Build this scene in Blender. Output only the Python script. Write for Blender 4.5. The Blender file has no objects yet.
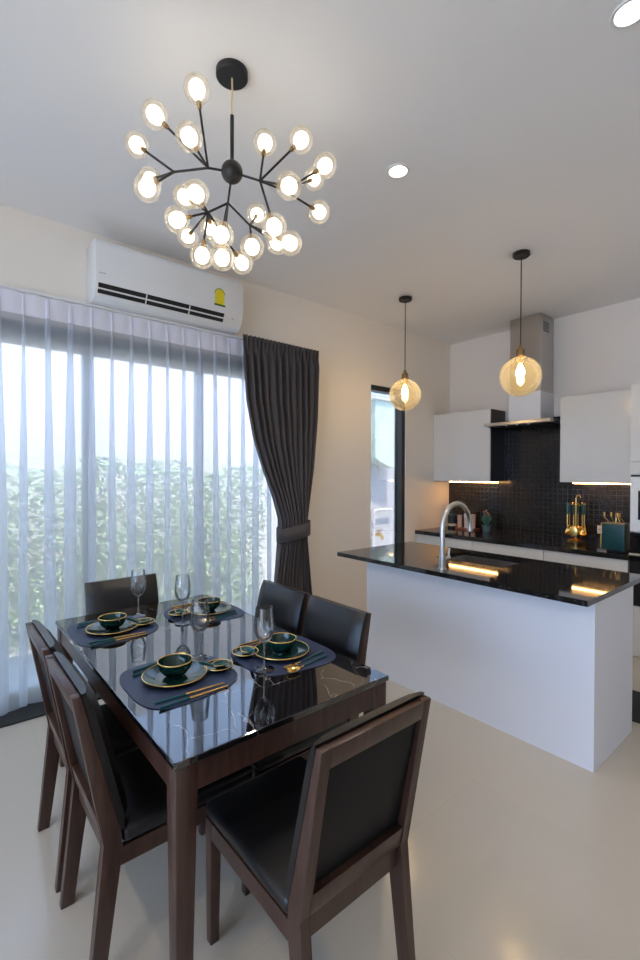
import bpy, bmesh, math, random
from mathutils import Vector, Matrix
random.seed(7)
PI = math.pi
C = bpy.context.scene.collection
SC = bpy.context.scene
H = 3.195

# ------------------------------------------------------------------ materials
def new_mat(name):
    m = bpy.data.materials.new(name); m.use_nodes = True
    nt = m.node_tree
    for n in list(nt.nodes): nt.nodes.remove(n)
    out = nt.nodes.new('ShaderNodeOutputMaterial')
    return m, nt, out

def principled(name, col, rough=.5, metal=0., bump=0., bscale=200., spec=.5, var=0., vscale=6., coat=0., ior=1.5, sheen=0.):
    m, nt, out = new_mat(name)
    b = nt.nodes.new('ShaderNodeBsdfPrincipled')
    b.inputs['Base Color'].default_value = (*col, 1)
    b.inputs['Roughness'].default_value = rough; b.inputs['IOR'].default_value = ior
    b.inputs['Metallic'].default_value = metal
    b.inputs['Specular IOR Level'].default_value = spec
    b.inputs['Coat Weight'].default_value = coat
    b.inputs['Sheen Weight'].default_value = sheen
    nt.links.new(b.outputs[0], out.inputs[0])
    tc = nt.nodes.new('ShaderNodeTexCoord')
    if bump:
        n = nt.nodes.new('ShaderNodeTexNoise'); n.inputs['Scale'].default_value = bscale; n.inputs['Detail'].default_value = 3
        bp = nt.nodes.new('ShaderNodeBump'); bp.inputs['Strength'].default_value = bump; bp.inputs['Distance'].default_value = .002
        nt.links.new(tc.outputs['Object'], n.inputs['Vector']); nt.links.new(n.outputs['Fac'], bp.inputs['Height'])
        nt.links.new(bp.outputs[0], b.inputs['Normal'])
    if var:
        n = nt.nodes.new('ShaderNodeTexNoise'); n.inputs['Scale'].default_value = vscale; n.inputs['Detail'].default_value = 4
        r = nt.nodes.new('ShaderNodeValToRGB')
        r.color_ramp.elements[0].color = (*[c*(1-var) for c in col], 1); r.color_ramp.elements[1].color = (*[min(1, c*(1+var)) for c in col], 1)
        r.color_ramp.elements[0].position = .3; r.color_ramp.elements[1].position = .7
        nt.links.new(tc.outputs['Object'], n.inputs['Vector']); nt.links.new(n.outputs['Fac'], r.inputs[0]); nt.links.new(r.outputs[0], b.inputs['Base Color'])
    return m

def wood(name, c0, c1, rough=.35):
    m = principled(name, c0, rough)
    nt = m.node_tree; b = next(n for n in nt.nodes if n.type == 'BSDF_PRINCIPLED')
    tc = nt.nodes.new('ShaderNodeTexCoord'); mp = nt.nodes.new('ShaderNodeMapping'); mp.inputs['Scale'].default_value = (26, 26, 2.2)
    n = nt.nodes.new('ShaderNodeTexNoise'); n.inputs['Scale'].default_value = 2.2; n.inputs['Detail'].default_value = 6; n.inputs['Distortion'].default_value = .6
    r = nt.nodes.new('ShaderNodeValToRGB'); r.color_ramp.elements[0].color = (*c0, 1); r.color_ramp.elements[1].color = (*c1, 1)
    r.color_ramp.elements[0].position = .35; r.color_ramp.elements[1].position = .7
    nt.links.new(tc.outputs['Object'], mp.inputs[0]); nt.links.new(mp.outputs[0], n.inputs['Vector']); nt.links.new(n.outputs['Fac'], r.inputs[0]); nt.links.new(r.outputs[0], b.inputs['Base Color'])
    return m

def emission(name, col, s):
    m, nt, out = new_mat(name)
    e = nt.nodes.new('ShaderNodeEmission'); e.inputs[0].default_value = (*col, 1); e.inputs[1].default_value = s
    nt.links.new(e.outputs[0], out.inputs[0]); return m

def thin_glass(name, tint=(1, 1, 1), refl=.12, edge=.8, ior=1.45, haze=0., hcol=(1, 1, 1)):
    m, nt, out = new_mat(name)
    t = nt.nodes.new('ShaderNodeBsdfTransparent'); t.inputs[0].default_value = (*tint, 1)
    g = nt.nodes.new('ShaderNodeBsdfGlossy'); g.inputs['Roughness'].default_value = .01
    lw = nt.nodes.new('ShaderNodeFresnel'); lw.inputs['IOR'].default_value = ior
    mu = nt.nodes.new('ShaderNodeMath'); mu.operation = 'MULTIPLY_ADD'; mu.inputs[1].default_value = edge; mu.inputs[2].default_value = refl*.2; mu.use_clamp = True
    mx = nt.nodes.new('ShaderNodeMixShader')
    nt.links.new(lw.outputs[0], mu.inputs[0]); nt.links.new(mu.outputs[0], mx.inputs[0])
    base = t
    if haze:
        tr = nt.nodes.new('ShaderNodeBsdfTranslucent'); tr.inputs[0].default_value = (*hcol, 1)
        hm = nt.nodes.new('ShaderNodeMixShader'); hm.inputs[0].default_value = haze
        nt.links.new(t.outputs[0], hm.inputs[1]); nt.links.new(tr.outputs[0], hm.inputs[2]); base = hm
    nt.links.new(base.outputs[0], mx.inputs[1]); nt.links.new(g.outputs[0], mx.inputs[2]); nt.links.new(mx.outputs[0], out.inputs[0])
    return m

def sheer_mat(name, col, opaque, tl=.78):
    m, nt, out = new_mat(name)
    t = nt.nodes.new('ShaderNodeBsdfTransparent'); t.inputs[0].default_value = (.95, .97, 1, 1)
    d = nt.nodes.new('ShaderNodeBsdfDiffuse'); d.inputs[0].default_value = (*col, 1)
    tr = nt.nodes.new('ShaderNodeBsdfTranslucent'); tr.inputs[0].default_value = (*col, 1)
    a = nt.nodes.new('ShaderNodeMixShader'); a.inputs[0].default_value = tl
    tc = nt.nodes.new('ShaderNodeTexCoord'); n = nt.nodes.new('ShaderNodeTexNoise'); n.inputs['Scale'].default_value = 350
    mr = nt.nodes.new('ShaderNodeMapRange'); mr.inputs['To Min'].default_value = opaque-.08; mr.inputs['To Max'].default_value = opaque+.08
    x = nt.nodes.new('ShaderNodeMixShader')
    nt.links.new(tc.outputs['Object'], n.inputs['Vector']); nt.links.new(n.outputs['Fac'], mr.inputs[0]); nt.links.new(mr.outputs[0], x.inputs[0])
    nt.links.new(d.outputs[0], a.inputs[1]); nt.links.new(tr.outputs[0], a.inputs[2])
    nt.links.new(t.outputs[0], x.inputs[1]); nt.links.new(a.outputs[0], x.inputs[2]); nt.links.new(x.outputs[0], out.inputs[0])
    return m

def marble(name):
    m = principled(name, (.006, .006, .008), .03, ior=1.9)
    nt = m.node_tree; b = next(n for n in nt.nodes if n.type == 'BSDF_PRINCIPLED')
    tc = nt.nodes.new('ShaderNodeTexCoord')
    nz = nt.nodes.new('ShaderNodeTexNoise'); nz.inputs['Scale'].default_value = 3.0; nz.inputs['Detail'].default_value = 6
    mx = nt.nodes.new('ShaderNodeMix'); mx.data_type = 'RGBA'; mx.inputs[0].default_value = .32
    nt.links.new(tc.outputs['Object'], nz.inputs['Vector'])
    nt.links.new(tc.outputs['Object'], mx.inputs[6]); nt.links.new(nz.outputs['Color'], mx.inputs[7])
    v = nt.nodes.new('ShaderNodeTexVoronoi'); v.feature = 'DISTANCE_TO_EDGE'; v.inputs['Scale'].default_value = 7.5
    nt.links.new(mx.outputs[2], v.inputs['Vector'])
    r = nt.nodes.new('ShaderNodeValToRGB'); r.color_ramp.elements[0].color = (.32, .31, .30, 1); r.color_ramp.elements[1].color = (0, 0, 0, 1); r.color_ramp.elements[1].position = .010
    nt.links.new(v.outputs['Distance'], r.inputs[0])
    n2 = nt.nodes.new('ShaderNodeTexNoise'); n2.inputs['Scale'].default_value = 5; n2.inputs['Detail'].default_value = 2
    nt.links.new(tc.outputs['Object'], n2.inputs['Vector'])
    r2 = nt.nodes.new('ShaderNodeValToRGB'); r2.color_ramp.elements[0].position = .47; r2.color_ramp.elements[1].position = .62
    nt.links.new(n2.outputs['Fac'], r2.inputs[0])
    mm = nt.nodes.new('ShaderNodeMix'); mm.data_type = 'RGBA'; mm.blend_type = 'MULTIPLY'; mm.inputs[0].default_value = 1
    nt.links.new(r.outputs[0], mm.inputs[6]); nt.links.new(r2.outputs[0], mm.inputs[7])
    ad = nt.nodes.new('ShaderNodeMix'); ad.data_type = 'RGBA'; ad.blend_type = 'ADD'; ad.inputs[0].default_value = 1; ad.inputs[6].default_value = (.006, .006, .008, 1)
    nt.links.new(mm.outputs[2], ad.inputs[7]); nt.links.new(ad.outputs[2], b.inputs['Base Color'])
    return m

def granite(name, rough):
    m = principled(name, (.012, .012, .013), rough, spec=.6)
    nt = m.node_tree; b = next(n for n in nt.nodes if n.type == 'BSDF_PRINCIPLED')
    tc = nt.nodes.new('ShaderNodeTexCoord'); v = nt.nodes.new('ShaderNodeTexNoise'); v.inputs['Scale'].default_value = 160; v.inputs['Detail'].default_value = 2
    r = nt.nodes.new('ShaderNodeValToRGB'); r.color_ramp.elements[0].position = .6; r.color_ramp.elements[0].color = (.010, .010, .011, 1); r.color_ramp.elements[1].position = .78; r.color_ramp.elements[1].color = (.20, .19, .18, 1)
    nt.links.new(tc.outputs['Object'], v.inputs['Vector']); nt.links.new(v.outputs['Fac'], r.inputs[0]); nt.links.new(r.outputs[0], b.inputs['Base Color'])
    return m

def brick_mat(name, col, mortar, w, h, msize, rough, loc=(0, 0, 0), rot=(0, 0, 0), offset=0., metal=0, bump=0., spec=.5, var=.0):
    m = principled(name, col, rough, metal, spec=spec)
    nt = m.node_tree; b = next(n for n in nt.nodes if n.type == 'BSDF_PRINCIPLED')
    tc = nt.nodes.new('ShaderNodeTexCoord'); mp = nt.nodes.new('ShaderNodeMapping'); mp.inputs['Location'].default_value = loc; mp.inputs['Rotation'].default_value = rot
    br = nt.nodes.new('ShaderNodeTexBrick'); br.offset = offset; br.squash = 1
    br.inputs['Color1'].default_value = (*[c*(1-var) for c in col], 1); br.inputs['Color2'].default_value = (*[min(1, c*(1+var)) for c in col], 1); br.inputs['Mortar'].default_value = (*mortar, 1)
    br.inputs['Scale'].default_value = 1; br.inputs['Mortar Size'].default_value = msize; br.inputs['Mortar Smooth'].default_value = .1
    br.inputs['Brick Width'].default_value = w; br.inputs['Row Height'].default_value = h
    nt.links.new(tc.outputs['Object'], mp.inputs[0]); nt.links.new(mp.outputs[0], br.inputs['Vector']); nt.links.new(br.outputs['Color'], b.inputs['Base Color'])
    if bump:
        bp = nt.nodes.new('ShaderNodeBump'); bp.inputs['Strength'].default_value = bump; bp.inputs['Distance'].default_value = .003; bp.invert = True
        nt.links.new(br.outputs['Fac'], bp.inputs['Height']); nt.links.new(bp.outputs[0], b.inputs['Normal'])
    return m

M = {}
M['wall'] = principled('cream_paint', (.86, .795, .70), .6, bump=.05, bscale=90)
M['kwall'] = principled('pale_kitchen_paint', (.84, .79, .73), .6, bump=.05, bscale=90)
M['ceil'] = principled('white_ceiling_paint', (.88, .872, .865), .7, bump=.03, bscale=80)
M['floor'] = brick_mat('polished_porcelain', (.57, .51, .42), (.52, .465, .385), .8, .8, .0014, .17, loc=(-1.467+.8*4, 4.70+.8*4, 0), spec=.75, var=.02)
M['out_wall'] = brick_mat('white_painted_blockwork', (.60, .565, .545), (.50, .47, .45), .42, .21, .009, .7, rot=(0, PI/2, PI/2), offset=.5, bump=.3)
M['yard'] = principled('terrace_concrete', (.42, .43, .44), .8, var=.12, vscale=4)
M['alu'] = principled('dark_grey_aluminium', (.025, .029, .032), .4, .3)
M['frame'] = principled('grey_window_aluminium', (.24, .26, .29), .4, .2)
M['black'] = principled('matt_black_metal', (.012, .012, .013), .45, .2)
M['white'] = principled('white_plastic', (.78, .78, .76), .3)
M['lacquer'] = principled('white_gloss_laminate', (.70, .69, .655), .2)
M['island'] = principled('white_island_paint', (.77, .775, .82), .42, bump=.03, bscale=60)
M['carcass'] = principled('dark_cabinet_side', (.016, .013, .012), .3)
M['granite'] = granite('black_speckled_granite', .045)
M['granite2'] = granite('black_speckled_counter', .12)
M['tile'] = brick_mat('black_square_mosaic', (.008, .007, .0065), (.016, .015, .014), .0505, .0505, .003, .23, rot=(PI/2, 0, 0), bump=.35)
M['steel'] = principled('brushed_steel', (.50, .48, .46), .28, 1, var=.06, vscale=3)
M['chrome'] = principled('satin_nickel', (.66, .64, .61), .30, 1)
M['film'] = principled('protective_white_film', (.74, .76, .80), .45)
M['wood'] = wood('dark_walnut', (.034, .015, .010), (.068, .031, .021), .34)
M['leather'] = principled('black_leather', (.006, .006, .007), .32, bump=.25, bscale=260)
M['leather_back'] = principled('dark_back_panel', (.009, .008, .008), .55, spec=.2, bump=.2, bscale=200)
M['marble'] = marble('black_marble')
M['mat'] = principled('navy_grey_leatherette', (.022, .036, .088), .5, bump=.35, bscale=420)
M['green'] = principled('deep_green_glaze', (.002, .030, .026), .1, spec=.6)
M['teal'] = principled('teal_handle', (.004, .075, .090), .28)
M['gold'] = principled('polished_gold', (.86, .56, .18), .22, 1)
M['curtain'] = principled('charcoal_drape', (.060, .051, .050), .75, bump=.35, bscale=500, sheen=.15)
M['sheer'] = sheer_mat('white_sheer', (.91, .94, 1.0), .61, .84)
M['heading'] = sheer_mat('white_sheer_heading', (.92, .92, 1.0), .86, .15)
M['glass'] = thin_glass('clear_glass', refl=.15)
M['wine'] = thin_glass('wine_glass_clear', (.985, .99, .995), refl=.14, edge=.7, ior=1.35, haze=.015)
M['wine_solid'] = thin_glass('solid_wine_glass', (.97, .98, .99), refl=.5, edge=1.1, ior=1.5, haze=.16)
M['amber'] = thin_glass('amber_tinted_glass', (1.0, .93, .72), refl=.2, edge=.6, ior=1.35, haze=.10, hcol=(1, .90, .66))
M['globe'] = thin_glass('clear_globe_glass', (1, .98, .94), refl=.1, edge=.5, ior=1.3, haze=.10, hcol=(1, .93, .8))
M['bulb'] = emission('lit_opal_bulb', (1, .87, .68), 2.4)
M['filament'] = emission('warm_filament_bulb', (1, .70, .38), 48)
M['down'] = emission('lit_downlight', (1, .95, .86), 5)
M['led'] = emission('warm_led_strip', (1, .52, .18), 24)
M['brass'] = principled('aged_brass', (.30, .19, .08), .35, 1)
M['cord_gold'] = principled('gold_fabric_cord', (.75, .58, .33), .5)
M['yellow'] = principled('yellow_label', (.80, .66, .02), .5)
M['label_green'] = principled('label_green_print', (.06, .14, .03), .5)
M['hedge'] = principled('hedge_leaf', (.22, .32, .17), .55, var=.6, vscale=9)
M['rubber'] = principled('black_rubber_mat', (.012, .012, .012), .8, bump=.4, bscale=150)
M['dark_teal'] = principled('dark_teal_lacquer', (.004, .050, .055), .3)
M['dark_jar'] = principled('dark_grey_ceramic', (.02, .022, .026), .25)
M['cup_pink'] = principled('blush_ceramic', (.62, .42, .34), .4)
M['cup_cream'] = principled('cream_ceramic', (.70, .60, .45), .4)
M['cup_red'] = principled('brick_red_box', (.25, .07, .04), .5)
M['pot_blue'] = principled('blue_grey_ceramic', (.10, .16, .18), .4)
M['plant'] = principled('plant_green', (.06, .20, .14), .5)
M['twig'] = principled('dried_pink_flower', (.40, .20, .16), .6)
M['screen'] = principled('dark_oven_glass', (.008, .009, .012), .06)
M['mint'] = principled('pale_mint_panel', (.72, .82, .70), .4)
M['pipe'] = principled('white_pipe', (.75, .73, .68), .4)
M['grey_mark'] = principled('grey_print', (.45, .46, .48), .5)

# ------------------------------------------------------------------ mesh helpers
def finish(name, bm, mat, parent=None, smooth=False, loc=None):
    me = bpy.data.meshes.new(name)
    bmesh.ops.recalc_face_normals(bm, faces=bm.faces)
    bm.to_mesh(me); bm.free()
    mats = mat if isinstance(mat, (list, tuple)) else [mat]
    for q in mats: me.materials.append(M[q] if isinstance(q, str) else q)
    if smooth:
        for p in me.polygons: p.use_smooth = True
        try: me.set_sharp_from_angle(angle=math.radians(28 if smooth == 'b' else 42))
        except Exception: pass
    o = bpy.data.objects.new(name, me); C.objects.link(o)
    if parent: o.parent = parent
    if loc: o.location = loc
    return o

def tag(o, label=None, cat=None, group=None, kind=None):
    if label: o['label'] = label
    if cat: o['category'] = cat
    if group: o['group'] = group
    if kind: o['kind'] = kind
    return o

def empty(name, loc=(0, 0, 0), rz=0., label=None, cat=None, group=None):
    o = bpy.data.objects.new(name, None); C.objects.link(o)
    o.empty_display_size = .05; o.location = loc; o.rotation_euler = (0, 0, rz)
    return tag(o, label, cat, group)

def copy_tree(o, loc=None, rz=None, label=None):
    def rec(src, par):
        c = src.copy(); C.objects.link(c)
        if par is not None: c.parent = par
        for ch in list(src.children): rec(ch, c)
        return c
    r = rec(o, None)
    if loc is not None: r.location = loc
    if rz is not None: r.rotation_euler = (0, 0, rz)
    if label: r['label'] = label
    return r

def merge(bm, tmp):
    me = bpy.data.meshes.new('tmp'); tmp.to_mesh(me); tmp.free(); bm.from_mesh(me); bpy.data.meshes.remove(me)

def box(bm, x0, x1, y0, y1, z0, z1, bev=0., seg=2):
    t = bmesh.new(); bmesh.ops.create_cube(t, size=1)
    for v in t.verts: v.co = Vector((x0+(v.co.x+.5)*(x1-x0), y0+(v.co.y+.5)*(y1-y0), z0+(v.co.z+.5)*(z1-z0)))
    if bev: bmesh.ops.bevel(t, geom=list(t.edges), offset=bev, segments=seg, profile=.5, affect='EDGES')
    merge(bm, t)

def B(*a, **k):
    bm = bmesh.new(); box(bm, *a, **k); return bm

def prism(bm, pts, axis, a0, a1, bev=0., seg=2):
    t = bmesh.new()
    def P3(p, a): return {'x': (a, p[0], p[1]), 'y': (p[0], a, p[1]), 'z': (p[0], p[1], a)}[axis]
    lo = [t.verts.new(P3(p, a0)) for p in pts]; hi = [t.verts.new(P3(p, a1)) for p in pts]
    t.faces.new(lo); t.faces.new(hi[::-1]); n = len(pts)
    for i in range(n): t.faces.new((lo[i], lo[(i+1) % n], hi[(i+1) % n], hi[i]))
    if bev: bmesh.ops.bevel(t, geom=list(t.edges), offset=bev, segments=seg, profile=.5, affect='EDGES')
    merge(bm, t)

def taper(bm, x0, x1, y0, y1, z1, dx0, dx1, dy0, dy1, z0, bev=0.):
    """box whose bottom rectangle differs from its top"""
    t = bmesh.new()
    top = [(x0, y0, z1), (x1, y0, z1), (x1, y1, z1), (x0, y1, z1)]; bot = [(dx0, dy0, z0), (dx1, dy0, z0), (dx1, dy1, z0), (dx0, dy1, z0)]
    a = [t.verts.new(p) for p in top]; b = [t.verts.new(p) for p in bot]
    t.faces.new(a); t.faces.new(b[::-1])
    for i in range(4): t.faces.new((a[i], b[i], b[(i+1) % 4], a[(i+1) % 4]))
    if bev: bmesh.ops.bevel(t, geom=list(t.edges), offset=bev, segments=2, profile=.5, affect='EDGES')
    merge(bm, t)

def lathe(bm, prof, n=28, c=(0, 0, 0), mat=None):
    t = bmesh.new(); rings = []
    for r, z in prof:
        if r < 1e-6: rings.append([t.verts.new((0, 0, z))])
        else: rings.append([t.verts.new((r*math.cos(2*PI*i/n), r*math.sin(2*PI*i/n), z)) for i in range(n)])
    for a, b in zip(rings, rings[1:]):
        for i in range(n):
            j = (i+1) % n
            if len(a) == 1 and len(b) == 1: continue
            if len(a) == 1: t.faces.new((a[0], b[j], b[i]))
            elif len(b) == 1: t.faces.new((a[i], a[j], b[0]))
            else: t.faces.new((a[i], a[j], b[j], b[i]))
    mtx = Matrix.Translation(c)
    if mat is not None: mtx = mtx @ mat
    bmesh.ops.transform(t, matrix=mtx, verts=t.verts)
    merge(bm, t)

def tube(bm, pts, r, n=10, radii=None, cap=True):
    t = bmesh.new(); pts = [Vector(p) for p in pts]; rings = []
    prev = None
    for i, p in enumerate(pts):
        d = (pts[min(i+1, len(pts)-1)]-pts[max(i-1, 0)]).normalized()
        if prev is None:
            up = Vector((0, 0, 1)) if abs(d.z) < .95 else Vector((1, 0, 0))
            u = d.cross(up).normalized()
        else: u = (prev - d*prev.dot(d)).normalized()
        prev = u; w = d.cross(u); rr = radii[i] if radii else r
        rings.append([t.verts.new(p+(u*math.cos(2*PI*k/n)+w*math.sin(2*PI*k/n))*rr) for k in range(n)])
    for a, b in zip(rings, rings[1:]):
        for k in range(n): t.faces.new((a[k], a[(k+1) % n], b[(k+1) % n], b[k]))
    if cap: t.faces.new(rings[0][::-1]); t.faces.new(rings[-1])
    merge(bm, t)

def torus(bm, R, r, z=0, c=(0, 0), n=32, m=8):
    t = bmesh.new(); rings = []
    for i in range(n):
        a = 2*PI*i/n
        rings.append([t.verts.new((c[0]+(R+r*math.cos(2*PI*k/m))*math.cos(a), c[1]+(R+r*math.cos(2*PI*k/m))*math.sin(a), z+r*math.sin(2*PI*k/m))) for k in range(m)])
    for i in range(n):
        a, b = rings[i], rings[(i+1) % n]
        for k in range(m): t.faces.new((a[k], b[k], b[(k+1) % m], a[(k+1) % m]))
    merge(bm, t)

def sphere(bm, c, r, n=20, sz=1.):
    k = n//2
    lathe(bm, [(r*math.sin(PI*i/k), -r*sz*math.cos(PI*i/k)) for i in range(k+1)], n, c)

def struct(name, bm, mat, smooth=False):
    return tag(finish(name, bm, mat, None, smooth), kind='structure')

# ------------------------------------------------------------------ room shell
XR, YF = 6.6, -8.6                    # far ends of the living area behind the camera
struct('floor', B(-.15, XR+.15, YF-.15, .15, -.12, 0), 'floor')
struct('ceiling', B(-.15, XR+.15, YF-.15, .15, H, H+.12), 'ceil')
# window wall (x = 0) with the sliding window and the narrow door
WY0, WY1, WZ = -6.55, -2.55, 2.50
DY0, DY1, DZ = -1.475, -.885, 2.50
bm = bmesh.new()
box(bm, -.15, 0, YF, WY0, 0, H); box(bm, -.15, 0, WY0, WY1, WZ, H); box(bm, -.15, 0, WY1, DY0, 0, H)
box(bm, -.15, 0, DY0, DY1, DZ, H); box(bm, -.15, 0, DY1, .15, 0, H)
struct('wall_left', bm, 'wall')
struct('wall_back', B(0, XR+.15, 0, .15, 0, H), 'kwall')
# unseen living-room end behind the camera; front opening added and sized for sky fill
struct('wall_right', B(XR, XR+.15, YF, 0, 0, H), 'wall')
bm = bmesh.new()
box(bm, 0, 1.3, YF-.15, YF, 0, H); box(bm, 1.3, 5.5, YF-.15, YF, 2.6, H); box(bm, 5.5, XR+.15, YF-.15, YF, 0, H)
struct('wall_front', bm, 'wall')

# sliding window
w = empty('window_1', (0, 0, 0)); tag(w, kind='structure')
bm = bmesh.new()
box(bm, -.13, -.03, WY0, WY1, 2.365, WZ, .004); box(bm, -.13, -.03, WY0, WY1, 0, .07, .004)
box(bm, -.13, -.03, WY0, WY0+.06, .07, 2.365, .004); box(bm, -.13, -.03, WY1-.06, WY1, .07, 2.365, .004)
finish('window_frame', bm, 'frame', w)
my = [-5.20, -4.305, -3.452]
for k in my: finish('mullion', B(-.125, -.035, k-.025, k+.025, .07, 2.365, bev=.004), 'frame', w)
ys = [WY0+.06]+my+[WY1-.06]
for a, b in zip(ys, ys[1:]): finish('pane', B(-.085, -.079, a+.03, b-.03, .06, 2.37), 'glass', w)
# narrow door
d = empty('door_1', (0, 0, 0)); tag(d, kind='structure')
bm = bmesh.new()
box(bm, -.12, -.01, DY0, DY1, DZ-.055, DZ, .003); box(bm, -.12, -.01, DY1-.055, DY1, 0, DZ-.055, .003); box(bm, -.12, -.01, DY0, DY0+.012, 0, DZ-.055, .002)
finish('door_frame', bm, 'alu', d)
finish('pane', B(-.075, -.069, DY0+.01, DY1-.05, .08, DZ-.05), 'glass', d)
finish('bottom_rail', B(-.11, -.03, DY0+.012, DY1-.055, 0, .09, bev=.003), 'alu', d)
struct('trim_1', B(-.03, .21, WY0, WY1, 0, .012, bev=.003), 'black')

# outside
struct('ground', B(-12, 18, -20, 12, -.3, -.121), 'yard')
struct('wall_outside', B(-2.35, -2.2, -9, 4, -.12, 2.95), 'out_wall')
def hedge():
    vs, fs = [], []
    for i in range(30000):
        y = random.uniform(-7.2, -1.9)
        top = 1.62+.05*math.sin(y*3.1)+.04*math.sin(y*7.7)
        z = random.uniform(-.1, top); x = random.choice((random.uniform(-1.55, -1.40), random.uniform(-2.1, -1.4)))
        x += .05*math.sin(y*5+z*4)
        s = random.uniform(.016, .036)
        a = Vector((random.gauss(0, 1), random.gauss(0, 1), random.gauss(0, 1))).normalized()
        b = a.cross(Vector((random.gauss(0, 1), random.gauss(0, 1), random.gauss(0, 1)))).normalized()
        c = Vector((x, y, z)); k = len(vs); n = a.cross(b)
        vs += [c-a*s, c+b*s*.45+n*s*.15, c+a*s, c-b*s*.45+n*s*.15]; fs.append((k, k+1, k+2, k+3))
    me = bpy.data.meshes.new('hedge'); me.from_pydata([tuple(v) for v in vs], [], fs); me.materials.append(M['hedge'])
    o = bpy.data.objects.new('hedge', me); C.objects.link(o)
    tag(o, 'green leafy hedge growing in front of the white yard wall', 'hedge', kind='stuff')
hedge()
# yard fittings seen through the narrow door
t = empty('wall_cabinet', (-2.2, .9, 0), 0, 'pale mint box with a curved bottom on the white yard wall', 'cabinet')
bm = bmesh.new(); pts = [(-.23, 2.80), (-.23, 1.80), (-.12, 1.74), (.03, 1.69), (.16, 1.64), (.28, 1.62), (.28, 2.80)]
prism(bm, pts, 'x', 0, .26, .012); finish('body', bm, 'mint', t)
finish('cover', B(0, .30, -.25, .30, 2.80, 2.84, bev=.008), 'white', t)
t = empty('standpipe', (-2.12, .84, -.12), 0, 'white water pipe rising up the yard wall', 'pipe')
bm = bmesh.new(); tube(bm, [(0, 0, 0), (0, 0, .94), (0, .02, .98), (0, .06, 1.0), (0, .46, 1.0)], .02); finish('pipe', bm, 'pipe', t, True)
bm = bmesh.new(); box(bm, -.085, .0, -.03, .03, .5, .53); finish('bracket', bm, 'pipe', t)
t = empty('garden_tap', (-2.08, .93, .36), 0, 'brass garden tap beside the white water pipe', 'tap')
bm = bmesh.new(); tube(bm, [(-.12, 0, .08), (.02, 0, .08), (.07, 0, .06), (.08, 0, 0)], .03); finish('spout', bm, 'gold', t, True)
bm = bmesh.new(); tube(bm, [(0, 0, .10), (0, 0, .15)], .012); tube(bm, [(0, -.07, .155), (0, .07, .155)], .014); finish('handle', bm, 'brass', t, True)

# ------------------------------------------------------------------ curtains
def sheer():
    root = empty('sheer_curtain', (.062, 0, 0), 0, 'white pleated sheer curtain across the wide sliding window', 'curtain')
    P = .132; y0, y1 = -6.55, -2.70; per = 16
    n = int((y1-y0)/P*per); rows = 34
    ztop, zbot = 2.655, .028
    rnd = random.Random(3); ph = [rnd.uniform(-.9, .9) for _ in range(80)]; am = [rnd.uniform(.7, 1.25) for _ in range(80)]
    def off(i, v):
        q = i/per; k = int(q); f = q-k
        w = ph[k]*(1-f)+ph[k+1]*f; a = am[k]*(1-f)+am[k+1]*f
        pinch = math.exp(-((f-.5)/.10)**2)*.9           # narrow pleat at the heading
        soft = math.cos(2*PI*q+w*v*1.1)
        lo = .55*soft+.30*math.cos(4*PI*q+w*2*v)
        hv = max(0, 1-v/.045)
        return .034*a*((1-hv)*lo*(.55+.45*v) + hv*(pinch-.3)*.7)
    def strip(name, va, vb, mat, dx=0.):
        vs, fs = [], []
        R = max(2, int(rows*(vb-va))+2)
        for r in range(R+1):
            v = va+(vb-va)*r/R
            for i in range(n+1):
                y = y0+(y1-y0)*i/n
                z = ztop+(zbot-ztop)*v + (.022*math.sin(2*PI*i/per*.5+1)+.012*math.sin(i*.13) if v > .999 else 0)
                q = i/per; k = int(q); f = q-k; a_ = am[k]*(1-f)+am[k+1]*f; w_ = ph[k]*(1-f)+ph[k+1]*f
                mz = (.034+.016*min(1, v*2.2)+.012*min(1, v*1.5)*math.sin(w_*3+v*2))*a_
                vs.append((off(i, v)*.8+dx, y-mz*math.sin(2*PI*q+w_*v*.9)+.012*math.sin(i*.21+2)*v, z))
        for r in range(R):
            for i in range(n): a = r*(n+1)+i; fs.append((a, a+1, a+n+2, a+n+1))
        me = bpy.data.meshes.new(name); me.from_pydata(vs, [], fs); me.materials.append(M[mat])
        for p in me.polygons: p.use_smooth = True
        o = bpy.data.objects.new(name, me); C.objects.link(o); o.parent = root
    strip('heading', 0, .052, 'heading'); strip('fabric', .052, 1, 'sheer')
    bm = bmesh.new(); box(bm, -.03, .03, y0, -2.33, 2.656, 2.672, .003); finish('track', bm, 'white', root)
sheer()

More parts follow.
